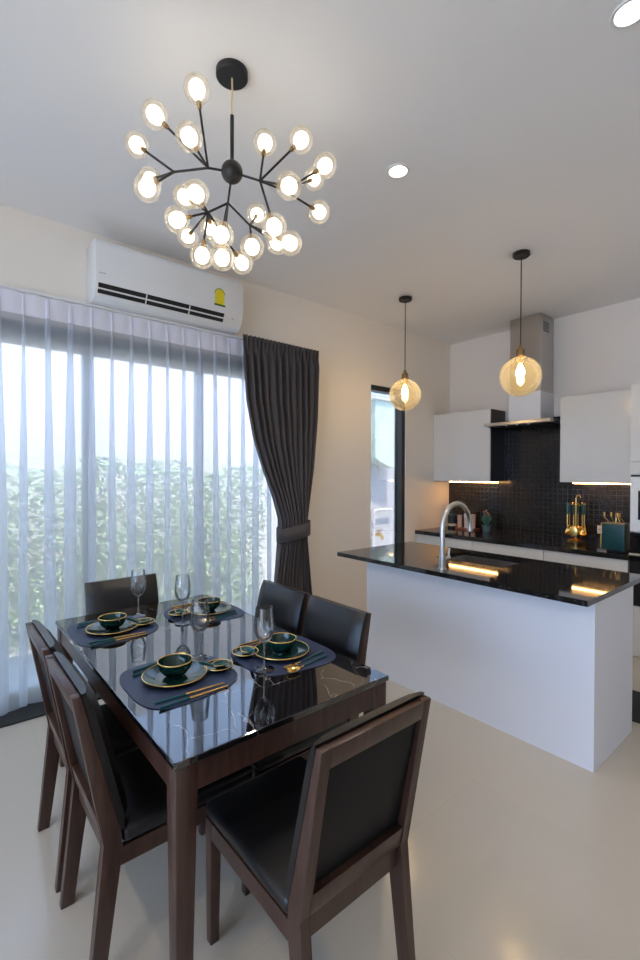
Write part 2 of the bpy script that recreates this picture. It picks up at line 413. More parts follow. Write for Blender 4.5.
def drape():
    root = empty('drape', (.185, 0, 0), 0, 'charcoal drape tied back at the right end of the window', 'curtain')
    Lp = [(2.665, -3.195), (2.50, -3.19), (2.14, -3.16), (1.8, -3.085), (1.55, -2.99), (1.29, -2.875), (1.11, -2.815), (.92, -2.825), (.49, -2.875), (.02, -2.90)]
    Rp = [(2.665, -2.385), (2.03, -2.40), (1.55, -2.445), (1.25, -2.50), (1.09, -2.53), (.92, -2.53), (.43, -2.475), (.02, -2.45)]
    def at(P, z):
        for (a, b), (c, d_) in zip(P, P[1:]):
            if z <= a and z >= c:
                f = (a-z)/(a-c); return b+(d_-b)*f
        return P[-1][1]
    n, R = 132, 60
    rnd = random.Random(5); folds = 11
    ph = [rnd.uniform(-.5, .5) for _ in range(30)]
    vs, fs = [], []
    for r in range(R+1):
        z = 2.665-2.645*r/R
        a, b = at(Lp, z), at(Rp, z)
        tie = math.exp(-((z-1.02)/.28)**2)
        hd = max(0., min(1., (z-2.50)/.08))
        for i in range(n+1):
            u = i/n; q = u*folds; k = int(q); f = q-k
            w = ph[k]*(1-f)+ph[k+1]*f
            x = (.034+.012*tie)*math.cos(2*PI*q+w)+.010*math.cos(2*PI*q*2.3+w*3+z*1.5)
            x = x*(1-hd)+hd*(.016*math.cos(2*PI*u*20))
            x += .035*tie*math.sin(PI*u)
            vs.append((x, a+(b-a)*u, z))
    for r in range(R):
        for i in range(n): q = r*(n+1)+i; fs.append((q, q+1, q+n+2, q+n+1))
    me = bpy.data.meshes.new('fabric'); me.from_pydata(vs, [], fs); me.materials.append(M['curtain'])
    for p in me.polygons: p.use_smooth = True
    o = bpy.data.objects.new('fabric', me); C.objects.link(o); o.parent = root
    sd = o.modifiers.new('thickness', 'SOLIDIFY'); sd.thickness = .004
    # tieback band
    bm = bmesh.new(); N = 40; prev = None; ring = []
    t = bmesh.new()
    for k in range(N):
        an = 2*PI*k/N
        y = -2.672+.165*math.copysign(abs(math.cos(an))**.75, math.cos(an)); x = .012+.095*math.copysign(abs(math.sin(an))**.75, math.sin(an))
        zc = 1.005+.03*math.cos(an)*1.0
        ring.append([t.verts.new((x, y, zc-.062)), t.verts.new((x+.004*math.sin(an), y, zc)), t.verts.new((x, y, zc+.062))])
    for k in range(N):
        p, q = ring[k], ring[(k+1) % N]
        for j in range(2): t.faces.new((p[j], q[j], q[j+1], p[j+1]))
    merge(bm, t); tb = finish('tieback', bm, 'curtain', root, True)
    sd = tb.modifiers.new('thickness', 'SOLIDIFY'); sd.thickness = .006
drape()

# ------------------------------------------------------------------ air conditioner
ac = empty('air_conditioner', (0, -3.765, 2.674), 0, 'white wall air conditioner above the sheer curtain', 'air conditioner')
prof = [(.0, .0), (.145, .0), (.185, .022), (.222, .085), (.232, .13), (.232, .36), (.222, .39), (.20, .40), (.0, .40)]
bm = bmesh.new(); prism(bm, prof, 'y', -.555, .555, .008, 2)
finish('body', bm, 'white', ac, 'b')
def slot(y0, y1, s0, s1, dep, name, mat):        # strips lying on the slanted lip between (.185,.022) and (.222,.085)
    ax, az, bx_, bz = .187, .024, .2325, .118
    def at(s, o_): return (ax+(bx_-ax)*s+o_*.9, az+(bz-az)*s-o_*.45)
    bm = bmesh.new(); prism(bm, [at(s0, -.004), at(s0, dep), at(s1, dep), at(s1, -.004)], 'y', y0, y1); return finish(name, bm, mat, ac)
slot(-.535, .385, .22, .86, .007, 'air_outlet', 'black')
slot(-.535, .385, .48, .58, .011, 'louver', 'white')
for y in (-.22, .1): slot(y-.004, y+.004, .24, .84, .011, 'louver', 'white')
bm = bmesh.new(); box(bm, .231, .2335, .305, .385, .165, .245); lathe(bm, [(0, 0), (.04, 0), (.04, .0019), (0, .0019)], 24, (.231, .345, .245), Matrix.Rotation(PI/2, 4, 'Y'))
lab = finish('energy_label', bm, 'yellow', ac); lab['label'] = 'yellow energy label'
bm = bmesh.new(); box(bm, .2325, .2345, .298, .392, .152, .166); finish('label_print', bm, 'label_green', lab); bm = bmesh.new()
for k in range(13):
    a0 = PI*k/13; a1 = PI*(k+1)/13
    for r0 in (.041,):
        tube(bm, [(.2335, .345+r0*math.cos(a0), .245+r0*math.sin(a0)), (.2335, .345+r0*math.cos(a1), .245+r0*math.sin(a1))], .0025, 6)
finish('label_print', bm, 'label_green', lab)
finish('brand_mark', B(.231, .2328, -.53, -.49, .165, .172), 'grey_mark', ac)
finish('indicator', B(.2285, .2300, .45, .47, .075, .082), 'grey_mark', ac)

# ------------------------------------------------------------------ ceiling lights
for i, (x, y, lb) in enumerate([(1.811, -3.159, 'round recessed ceiling downlight between the chandelier and the pendants'), (2.929, -3.191, 'round recessed downlight at the top right corner of the ceiling')]):
    t = empty('downlight', (x, y, H), 0, lb, 'downlight', 'ceiling downlights')
    bm = bmesh.new(); lathe(bm, [(.047, -.001), (.050, -.006), (.060, -.006), (.064, 0)], 32); finish('trim_ring', bm, 'white', t, True)
    bm = bmesh.new(); lathe(bm, [(0, -.003), (.048, -.003), (.048, -.001), (0, -.001)], 32); finish('diffuser', bm, 'down', t, True)

def pendant(x, y, zc, label):
    t = empty('pendant_lamp', (x, y, H), 0, label, 'pendant lamp', 'globe pendants over the island')
    bm = bmesh.new(); lathe(bm, [(0, 0), (.062, 0), (.062, -.022), (.056, -.028), (0, -.028)], 32); finish('canopy', bm, 'black', t, True)
    z = zc-H
    bm = bmesh.new(); tube(bm, [(0, 0, -.025), (0, 0, z+.225)], .004, 8); finish('cord', bm, 'black', t, True)
    bm = bmesh.new(); lathe(bm, [(0, .235), (.012, .235), (.016, .215), (.018, .205), (.030, .203), (.031, .165), (.037, .160), (.037, .150), (.028, .145), (.026, .10), (0, .10)], 24, (0, 0, z)); finish('socket', bm, 'brass', t, True)
    R = .15; a0 = math.asin(.034/R)
    bm = bmesh.new(); lathe(bm, [(R*math.sin(a), R*math.cos(a)) for a in [a0+(PI-a0)*k/24 for k in range(25)]], 40, (0, 0, z)); g = finish('glass_globe', bm, 'amber', t, True)
    bm = bmesh.new(); lathe(bm, [(0, .105), (.013, .10), (.016, .085), (.028, .055), (.031, .035), (.026, .015), (.012, .003), (0, 0)], 20, (0, 0, z-.01)); finish('filament_bulb', bm, 'filament', t, True)
pendant(.651, -1.69, 2.272, 'left amber glass globe pendant, hanging by the narrow door')
pendant(1.793, -1.715, 2.262, 'right amber glass globe pendant, hanging before the range hood')

HUB = Vector((1.775, -4.173, 2.78))
ch = empty('chandelier', HUB, 0, 'black branching chandelier of clear glass globes above the dining table', 'chandelier')
bm = bmesh.new(); lathe(bm, [(0, H-2.78), (.066, H-2.78), (.066, H-2.78-.022), (.062, H-2.78-.026), (0, H-2.78-.026)], 40); finish('canopy', bm, 'black', ch, True)
bm = bmesh.new(); tube(bm, [(0, 0, .39), (.001, .001, .34), (-.003, -.002, .28), (0, 0, .22)], .004, 8); finish('cord', bm, 'cord_gold', ch, True)
bm = bmesh.new(); tube(bm, [(0, 0, .235), (0, 0, .03)], .008, 10); finish('rod', bm, 'black', ch, True)
bm = bmesh.new(); sphere(bm, (0, 0, 0), .045, 24); finish('hub', bm, 'black', ch, True)
BULBS = [(0.042, -0.176, 0.224), (-0.081, -0.294, 0.139), (-0.279, -0.297, 0.128), (0.082, -0.226, -0.006), (-0.098, -0.319, -0.147), (-0.293, -0.237, 0.012), (0.044, -0.181, -0.182), (-0.146, -0.142, -0.092), (-0.07, -0.21, -0.244), (-0.328, -0.048, -0.154), (0.09, -0.098, -0.33), (-0.12, -0.035, -0.196), (-0.097, -0.089, -0.342), (0.021, -0.057, -0.383), (-0.12, 0.118, -0.302), (0.065, 0.058, -0.318), (-0.164, 0.226, -0.026), (0.223, 0.061, -0.299), (-0.018, 0.242, -0.21), (0.118, 0.216, -0.271), (0.069, 0.119, 0.138), (0.191, 0.218, 0.129), (0.259, 0.107, -0.138), (0.195, 0.346, 0.075), (0.009, 0.436, 0.146), (0.065, 0.422, -0.04)]
J = {'L': (-.020, -.099, -.015), 'LL': (-.109, -.206, -.032), 'R': (.083, .085, -.042), 'RR': (.10, .20, -.045), 'D': (-.029, -.003, -.117), 'DL': (-.037, -.091, -.185), 'DR': (.006, .084, -.195)}
PAR = {'L': (0, 0, 0), 'R': (0, 0, 0), 'D': (0, 0, 0), 'LL': 'L', 'RR': 'R', 'DL': 'D', 'DR': 'D'}
def branch(a, b):
    bm = bmesh.new(); tube(bm, [a, b], .0048, 8); sphere(bm, b, .0062, 8); finish('branch', bm, 'black', ch, True)
for k, p in PAR.items(): branch(J[p] if isinstance(p, str) else p, J[k])
LINK = ['L', 'L', 'LL', 'L', 'LL', 'LL', 'DL', 'DL', 'DL', 'DL', 'D', 'DL', 'DL', 'D', 'DL', 'DR', 'DR', 'R', 'DR', 'DR', 'R', 'R', 'R', 'RR', 'RR', 'RR']
for p, l in zip(BULBS, LINK):
    p = Vector(p); j = Vector(J[l]); dr = (p-j).normalized(); e = p-dr*.052
    branch(j, e)
    rot = Vector((0, 0, 1)).rotation_difference(dr).to_matrix().to_4x4()
    bm = bmesh.new(); lathe(bm, [(0, -.064), (.006, -.064), (.009, -.057), (.009, -.036), (0, -.034)], 14, p, rot); finish('socket', bm, 'brass', ch, True)
    bm = bmesh.new(); lathe(bm, [(.051*math.sin(a), -.051*math.cos(a)) for a in [.22+(PI-.22)*k/14 for k in range(15)]], 24, p, rot); g = finish('glass_globe', bm, 'globe', ch, True)
    bm = bmesh.new(); lathe(bm, [(0, -.035), (.014, -.0325), (.0255, -.020), (.031, -.001), (.0265, .018), (.015, .029), (0, .0325)], 18, p, rot); finish('bulb', bm, 'bulb', g, True)

# ------------------------------------------------------------------ kitchen run against the back wall
KZ, KY = .845, -.71
bm = bmesh.new(); box(bm, .0, 2.60, -.012, -.001, .845, 1.46); box(bm, .766, 1.52, -.012, -.001, 1.46, 2.14)
tag(finish('tile_backsplash', bm, 'tile'), 'black square mosaic tile splashback behind the kitchen counter', 'splashback')
bm = bmesh.new(); box(bm, .002, 2.22, KY, -.0005, KZ-.045, KZ, .004)
tag(finish('worktop', bm, 'granite2'), 'long black granite worktop along the kitchen wall', 'worktop')
def base_unit(x0, x1, label, n):
    t = empty('base_cabinet', (x0, -.67, 0), 0, label, 'cabinet', 'white base cabinets under the worktop')
    W = x1-x0
    finish('body', B(.002, W-.002, .0, .64, .10, KZ-.046), 'lacquer', t)
    finish('plinth', B(.002, W-.002, .06, .10, 0, .10), 'carcass', t)
    for k in range(n):
        a, b = W*k/n+.002, W*(k+1)/n-.002
        finish('drawer', B(a, b, -.02, 0, .60, KZ-.048, bev=.002), 'lacquer', t)
        finish('door', B(a, b, -.02, 0, .105, .596, bev=.002), 'lacquer', t)
base_unit(.004, .765, 'white base cabinet at the left end, under the jars', 1)
base_unit(.767, 1.518, 'white base cabinet in the middle, under the range hood', 1)
base_unit(1.52, 2.218, 'white base cabinet at the right end, under the golden utensils', 1)
def upper(x0, x1, z0, z1, label):
    t = empty('wall_cabinet', (x0, -.015, z0), 0, label, 'cabinet', 'white wall cabinets over the worktop')
    W = x1-x0; h = z1-z0
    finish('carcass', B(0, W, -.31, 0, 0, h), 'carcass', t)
    finish('door', B(0, W-.001, -.335, -.311, -.004, h, bev=.002), 'lacquer', t)
    return t
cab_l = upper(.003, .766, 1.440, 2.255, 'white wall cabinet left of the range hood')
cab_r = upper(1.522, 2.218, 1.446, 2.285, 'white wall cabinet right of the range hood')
for cab, x0, x1 in ((cab_l, .11, .760), (cab_r, 1.57, 2.21)):
    x0 -= cab.location.x; x1 -= cab.location.x
    p = finish('light_strip', B(x0, x1, -.150, -.125, -.012, 0), 'white', cab); p['label'] = 'glowing warm light strip'
    finish('diffuser', B(x0+.003, x1-.003, -.147, -.128, -.020, -.012), 'led', p)
# range hood
t = empty('range_hood', (1.14, -.0135, 2.02), 0, 'stainless steel chimney range hood between the wall cabinets', 'range hood')
bm = bmesh.new(); box(bm, -.167, .167, -.30, -.0, .37, H-2.021, .003); c = finish('chimney', bm, 'steel', t)
bm = bmesh.new()
for k in range(5): box(bm, .1665, .169, -.25, -.12, 1.00+.022*k, 1.010+.022*k)
finish('vent', bm, 'black', c)
bm = bmesh.new(); box(bm, -.172, .172, -.305, -.0, .062, .37, .003); l = finish('chimney_base', bm, 'film', t); l['label'] = 'lower chimney section in white protective film'
bm = bmesh.new(); prism(bm, [(-.49, .02), (-.49, .055), (-.33, .062), (0, .062), (0, .02)], 'x', -.36, .345, .003); finish('canopy', bm, 'steel', t)
bm = bmesh.new(); box(bm, -.33, -.02, -.44, -.06, .008, .019, .002); box(bm, .0, .31, -.44, -.06, .008, .019, .002); finish('filter', bm, 'black', t)
for k in (-.12, 0, .12): 
    bm = bmesh.new(); lathe(bm, [(0, 0), (.011, 0), (.011, .012), (0, .012)], 14, (k, -.455, .010)); finish('button', bm, 'chrome', t, True)
# tall appliance unit
t = empty('tall_cabinet', (2.225, -.012, 0), 0, 'tall white kitchen tower at the right edge holding built-in appliances', 'cabinet')
W = .62
bm = bmesh.new(); box(bm, 0, W, -.66, 0, 0, .428); box(bm, 0, W, -.66, 0, 1.516, 2.275); box(bm, 0, .003, -.66, 0, .428, 1.516); box(bm, W-.003, W, -.66, 0, .428, 1.516); box(bm, .003, W-.003, -.56, 0, .428, 1.516)
finish('body', bm, 'lacquer', t)
finish('door', B(.002, W-.002, -.685, -.66, 1.626, 2.273, bev=.002), 'lacquer', t)
finish('panel', B(.002, W-.002, -.685, -.66, 1.522, 1.620, bev=.002), 'lacquer', t)
finish('drawer', B(.002, W-.002, -.685, -.66, .02, .425, bev=.002), 'lacquer', t)
t = empty('microwave', (2.225, -.672, 1.045), 0, 'white built-in microwave in the tall tower, above the black oven', 'microwave')
finish('case', B(.004, W-.004, -.022, 0, 0, .455, bev=.004), 'white', t)
finish('door_glass', B(.062, W-.13, -.027, -.022, .10, .34, bev=.001), 'screen', t)
finish('vent_trim', B(.008, W-.008, -.0225, -.006, .456, .470), 'black', t)
t = empty('oven', (2.225, -.672, .43), 0, 'black built-in oven in the tall tower, under the microwave', 'oven')
finish('front', B(.004, W-.004, -.02, 0, 0, .606, bev=.004), 'screen', t)
bm = bmesh.new(); tube(bm, [(.012, -.055, .43), (W-.012, -.055, .43)], .011, 12); box(bm, .05, .065, -.055, -.02, .422, .438); box(bm, W-.065, W-.05, -.055, -.02, .422, .438); finish('handle', bm, 'chrome', t, True)
# floor mat in front of the tall unit
tag(finish('floor_mat', B(2.05, 2.75, -1.86, -1.40, 0, .012, bev=.004), 'rubber'), 'black mat on the floor behind the island', 'mat')

# ------------------------------------------------------------------ island
IX0, IX1, IY0, IY1, IZ = .803, 2.628, -2.692, -1.78, .897
SX0, SX1, SY0, SY1 = 1.42, 1.95, -2.26, -1.87
isl = empty('kitchen_island', (1.8, -2.2, 0), 0, 'white kitchen island with a black granite top and sink', 'kitchen island')
ox, oy = 1.8, -2.2
bm = bmesh.new(); box(bm, 1.018-ox, 2.55-ox, -2.578-oy, -2.40-oy, 0, IZ-.031); box(bm, 1.018-ox, 2.55-ox, -2.40-oy, -1.84-oy, 0, .60); box(bm, 1.018-ox, 1.30-ox, -2.40-oy, -1.84-oy, .60, IZ-.031); box(bm, 2.05-ox, 2.55-ox, -2.40-oy, -1.84-oy, .60, IZ-.031); finish('body', bm, 'island', isl)
finish('end_panel', B(2.55-ox, 2.622-ox, -2.578-oy, -1.99-oy, 0, IZ-.031), 'island', isl)
bm = bmesh.new(); z0, z1 = IZ-.03, IZ
xs = [IX0-ox, SX0-ox, SX1-ox, IX1-ox]; yv = [IY0-oy, SY0-oy, SY1-oy, IY1-oy]
grid = {}
for k, z in ((0, z0), (1, z1)):
    for i in range(4):
        for j in range(4): grid[i, j, k] = bm.verts.new((xs[i], yv[j], z))
for i in range(3):
    for j in range(3):
        if (i, j) == (1, 1): continue
        for k in (0, 1): bm.faces.new([grid[i, j, k], grid[i+1, j, k], grid[i+1, j+1, k], grid[i, j+1, k]])
for i in range(3):
    bm.faces.new([grid[i, 0, 0], grid[i+1, 0, 0], grid[i+1, 0, 1], grid[i, 0, 1]]); bm.faces.new([grid[i, 3, 0], grid[i+1, 3, 0], grid[i+1, 3, 1], grid[i, 3, 1]])
    bm.faces.new([grid[0, i, 0], grid[0, i+1, 0], grid[0, i+1, 1], grid[0, i, 1]]); bm.faces.new([grid[3, i, 0], grid[3, i+1, 0], grid[3, i+1, 1], grid[3, i, 1]])
for a, b in (((1, 1), (2, 1)), ((2, 1), (2, 2)), ((2, 2), (1, 2)), ((1, 2), (1, 1))):
    bm.faces.new([grid[a[0], a[1], 0], grid[b[0], b[1], 0], grid[b[0], b[1], 1], grid[a[0], a[1], 1]])
finish('worktop', bm, 'granite', isl)
t = empty('sink', (SX0, SY0, IZ-.22), 0, 'stainless steel sink set into the black island top', 'sink')
bm = bmesh.new(); w_, d_ = SX1-SX0, SY1-SY0
box(bm, -.012, w_+.012, -.012, 0, 0, .188); box(bm, -.012, w_+.012, d_, d_+.012, 0, .188); box(bm, -.012, 0, 0, d_, 0, .188); box(bm, w_, w_+.012, 0, d_, 0, .188); box(bm, 0, w_, 0, d_, 0, .012)
finish('basin', bm, 'steel', t)
bm = bmesh.new(); lathe(bm, [(0, .013), (.045, .013), (.045, .018), (.03, .016), (0, .014)], 24, (w_/2, d_/2, 0)); finish('drain', bm, 'chrome', t, True)
f = empty('faucet', (1.722, -2.60, IZ), 0, 'tall arched brushed nickel faucet on the island beside the sink', 'faucet')
bm = bmesh.new(); lathe(bm, [(0, 0), (.028, 0), (.028, .008), (.023, .012), (.023, .09), (0, .09)], 24)
R = .160; zt = .262
pts = [(0, 0, .01), (0, 0, .15), (0, 0, zt)]+[(0, R-R*math.cos(a), zt+R*math.sin(a)) for a in [PI*k/14 for k in range(1, 15)]]+[(0, 2*R+.002, zt-.012)]
tube(bm, pts, .0165, 16); finish('spout', bm, 'chrome', f, True)
bm = bmesh.new(); tube(bm, [(0, 2*R+.002, zt-.005), (0, 2*R+.003, zt-.038)], .018, 16); finish('nozzle', bm, 'chrome', f, True)
bm = bmesh.new(); tube(bm, [(0, .015, .065), (0, .075, .065)], .016, 14); tube(bm, [(0, .07, .065), (0, .078, .13)], .007, 10); finish('lever', bm, 'chrome', f, True)

# ------------------------------------------------------------------ things on the kitchen counter
def pot(name, x, y, prof, mat, label, cat, n=24):
    t = empty(name, (x, y, KZ), 0, label, cat); bm = bmesh.new(); lathe(bm, prof, n); finish('body', bm, mat, t, True); return t
t = pot('canister', .16, -.17, [(0, 0), (.052, 0), (.055, .01), (.055, .15), (.050, .155), (0, .155)], 'dark_jar', 'dark grey canister at the left end of the worktop', 'canister')
bm = bmesh.new(); lathe(bm, [(0, .156), (.053, .156), (.053, .175), (.02, .18), (.014, .20), (.02, .215), (0, .22)], 24); finish('lid', bm, 'dark_teal', t, True)
bm = bmesh.new(); lathe(bm, [(.0555, .03), (.056, .03), (.056, .06), (.0555, .06)], 24); finish('label_band', bm, 'cup_cream', t, True)
def cup(x, y, h, mat, label):
    t = empty('tumbler', (x, y, KZ+.0225), 0, label, 'tumbler', 'tumblers on the counter tray')
    bm = bmesh.new(); lathe(bm, [(0, 0), (.026, 0), (.030, h), (.027, h), (.024, .008), (0, .008)], 20); finish('body', bm, mat, t, True)
t = empty('tray', (.37, -.17, KZ), 0, 'dark red tray holding pale tumblers on the worktop', 'tray')
finish('base', B(-.13, .13, -.07, .07, 0, .022, bev=.003), 'cup_red', t)
cup(.275, -.18, .15, 'cup_pink', 'tall blush tumbler at the left end of the red tray')
cup(.345, -.15, .17, 'white', 'tall white tumbler at the back of the red tray')
cup(.385, -.205, .12, 'cup_cream', 'short cream tumbler at the front of the red tray')
cup(.45, -.17, .17, 'cup_pink', 'tall blush tumbler at the right end of the red tray')
t = empty('potted_plant', (.62, -.16, KZ), 0, 'small potted succulent with teal leaves on the worktop', 'plant')
bm = bmesh.new(); lathe(bm, [(0, 0), (.040, 0), (.052, .075), (.047, .075), (.045, .06), (0, .06)], 24); finish('pot', bm, 'pot_blue', t, True)
bm = bmesh.new()
for k in range(26):
    a = k*2.4; tl = .25+.7*(k/26); h = .16-.05*(k/26)
    d_ = Vector((math.cos(a)*math.sin(tl*.7), math.sin(a)*math.sin(tl*.7), math.cos(tl*.7)))
    b = Vector((0, 0, .065)); tube(bm, [b, b+d_*h*.5, b+d_*h], .006, 6, [.006, .009, .001])
finish('leaves', bm, 'plant', t, True)
bm = bmesh.new()
for k in range(4):
    a = k*1.7; e = Vector((.03*math.cos(a), .03*math.sin(a), .20+.015*k)); tube(bm, [(0, 0, .07), tuple(e)], .0025, 6); sphere(bm, e, .012, 10)
finish('flower', bm, 'twig', t, True)
# utensil carousel
ux, uy = 1.60, -.15
t = empty('utensil_stand', (ux, uy, KZ), 0, 'gold utensil carousel stand on the worktop', 'utensil stand')
bm = bmesh.new(); lathe(bm, [(0, 0), (.085, 0), (.088, .012), (.03, .022), (.012, .03), (0, .03)], 28); finish('base', bm, 'gold', t, True)
bm = bmesh.new(); tube(bm, [(0, 0, .02), (0, 0, .43)], .008, 10); tube(bm, [(0, 0, .43), (.01, 0, .46), (.035, 0, .465), (.045, 0, .44)], .006, 8); finish('post', bm, 'gold', t, True)
bm = bmesh.new(); torus(bm, .055, .005, .37); 
for k in range(6):
    a = PI*k/3+.2; tube(bm, [(0, 0, .37), (.075*math.cos(a), .075*math.sin(a), .37), (.085*math.cos(a), .085*math.sin(a), .385)], .004, 6)
finish('hanger', bm, 'gold', t, True)
kinds = ['ladle', 'slotted_spatula', 'serving_spoon', 'spatula', 'skimmer', 'masher']
where = ['front left', 'front', 'front right', 'back right', 'back', 'back left']
for k in range(6):
    a = -2.5+PI*k/3; px, py = .078*math.cos(a), .078*math.sin(a)
    o = empty(kinds[k], (ux+px, uy+py, KZ+.05), a, f'golden {kinds[k].replace("_", " ")} with a green handle hanging at the {where[k]} of the stand', 'utensil', 'golden utensils on the carousel')
    bm = bmesh.new(); tube(bm, [(0, 0, .10), (0, 0, .24)], .006, 8); h = finish('shaft', bm, 'gold', o, True)
    bm = bmesh.new(); tube(bm, [(0, 0, .22), (0, 0, .31), (0, 0, .335)], .009, 8, [.008, .010, .006]); finish('handle', bm, 'teal', o, True)
    bm = bmesh.new()
    if k in (0, 2, 4): lathe(bm, [(.046*math.sin(q), -.046*math.cos(q)) for q in [PI/2*i/8 for i in range(9)]], 18, (0, 0, .06), Matrix.Rotation(1.1, 4, 'Y') @ Matrix.Scale(1.1, 4, (1, 0, 0)))
    else: 
        prism(bm, [(-.03, .0), (.03, .0), (.036, .05), (.02, .105), (-.02, .105), (-.036, .05)], 'x', -.003, .003, .001)
    hd = finish('head', bm, 'gold', o, True)
    sd = hd.modifiers.new('thickness', 'SOLIDIFY'); sd.thickness = .002
# cutlery box
kx, ky = 2.098, -.605
t = empty('cutlery_box', (kx, ky, KZ), -.05, 'dark teal cutlery box with gold edges on the worktop', 'cutlery box')
bm = bmesh.new(); prism(bm, [(-.06, .022), (.06, .022), (.06, .255), (-.06, .255)], 'x', -.09, .09, .008, 3); finish('body', bm, 'dark_teal', t, 'b')
bm = bmesh.new(); tube(bm, [(-.092, -.062, .02), (-.092, -.062, .25)], .003, 6); tube(bm, [(-.092, -.062, .25), (.092, -.062, .25)], .002, 6); finish('edge_trim', bm, 'gold', t, True)
bm = bmesh.new(); box(bm, -.05, .08, -.03, .03, 0, .032, .006); finish('foot', bm, 'black', t)
for k in range(5):
    x = kx-.05+.028*k; y = ky+.02*math.sin(k*2)
    o = empty('tea_fork', (x, y, KZ+.256), k*.9, 'small golden fork standing upright in the teal box', 'fork', 'golden forks in the teal box')
    bm = bmesh.new(); lean = .02*(k-2); tube(bm, [(0, 0, 0), (lean, 0, .045)], .003, 6); finish('handle', bm, 'gold', o, True)
    bm = bmesh.new()
    for q in (-1, 0, 1): tube(bm, [(lean, 0, .045), (lean+.006*q, .003, .06), (lean+.007*q, .004, .085)], .0022, 6)
    finish('tines', bm, 'gold', o, True)
t = empty('power_socket', (1.795, -.0125, .965), 0, 'white wall socket on the black tiles beside the teal box', 'socket')
finish('plate', B(-.042, .042, -.010, 0, -.04, .04, bev=.003), 'white', t)
bm = bmesh.new()
for q in (-.02, .02): box(bm, q-.006, q-.003, -.0108, -.0098, -.01, .01); box(bm, q+.003, q+.006, -.0108, -.0098, -.01, .01)
finish('holes', bm, 'black', t)

# ------------------------------------------------------------------ dining table
TX0, TX1, TY0, TY1, TZ = .796, 2.341, -4.660, -3.816, .75
t = empty('dining_table', ((TX0+TX1)/2, (TY0+TY1)/2, 0), 0, 'dark wooden dining table with a glossy black marble top', 'table')
hx, hy = (TX1-TX0)/2, (TY1-TY0)/2
finish('tabletop', B(-hx, hx, -hy, hy, TZ-.02, TZ, bev=.004), 'marble', t)
bm = bmesh.new(); i = .014; e = .022
box(bm, -hx+i, hx-i, -hy+i, -hy+i+e, .645, TZ-.0205, .002); box(bm, -hx+i, hx-i, hy-i-e, hy-i, .645, TZ-.0205, .002)
box(bm, -hx+i, -hx+i+e, -hy+i+e, hy-i-e, .645, TZ-.0205, .002); box(bm, hx-i-e, hx-i, -hy+i+e, hy-i-e, .645, TZ-.0205, .002)
finish('apron', bm, 'wood', t)
for sx in (-1, 1):
    for sy in (-1, 1):
        a = .068; b = .046; X, Y = sx*(hx-.006), sy*(hy-.006)
        x0, x1 = sorted((X, X-sx*a)); y0, y1 = sorted((Y, Y-sy*a))
        Xb, Yb = X-sx*.004, Y-sy*.004
        q0, q1 = sorted((Xb, Xb-sx*b)); r0, r1 = sorted((Yb, Yb-sy*b))
        bm = bmesh.new(); taper(bm, x0, x1, y0, y1, TZ-.0205, q0, q1, r0, r1, 0, .007); finish('leg', bm, 'wood', t, 'b')

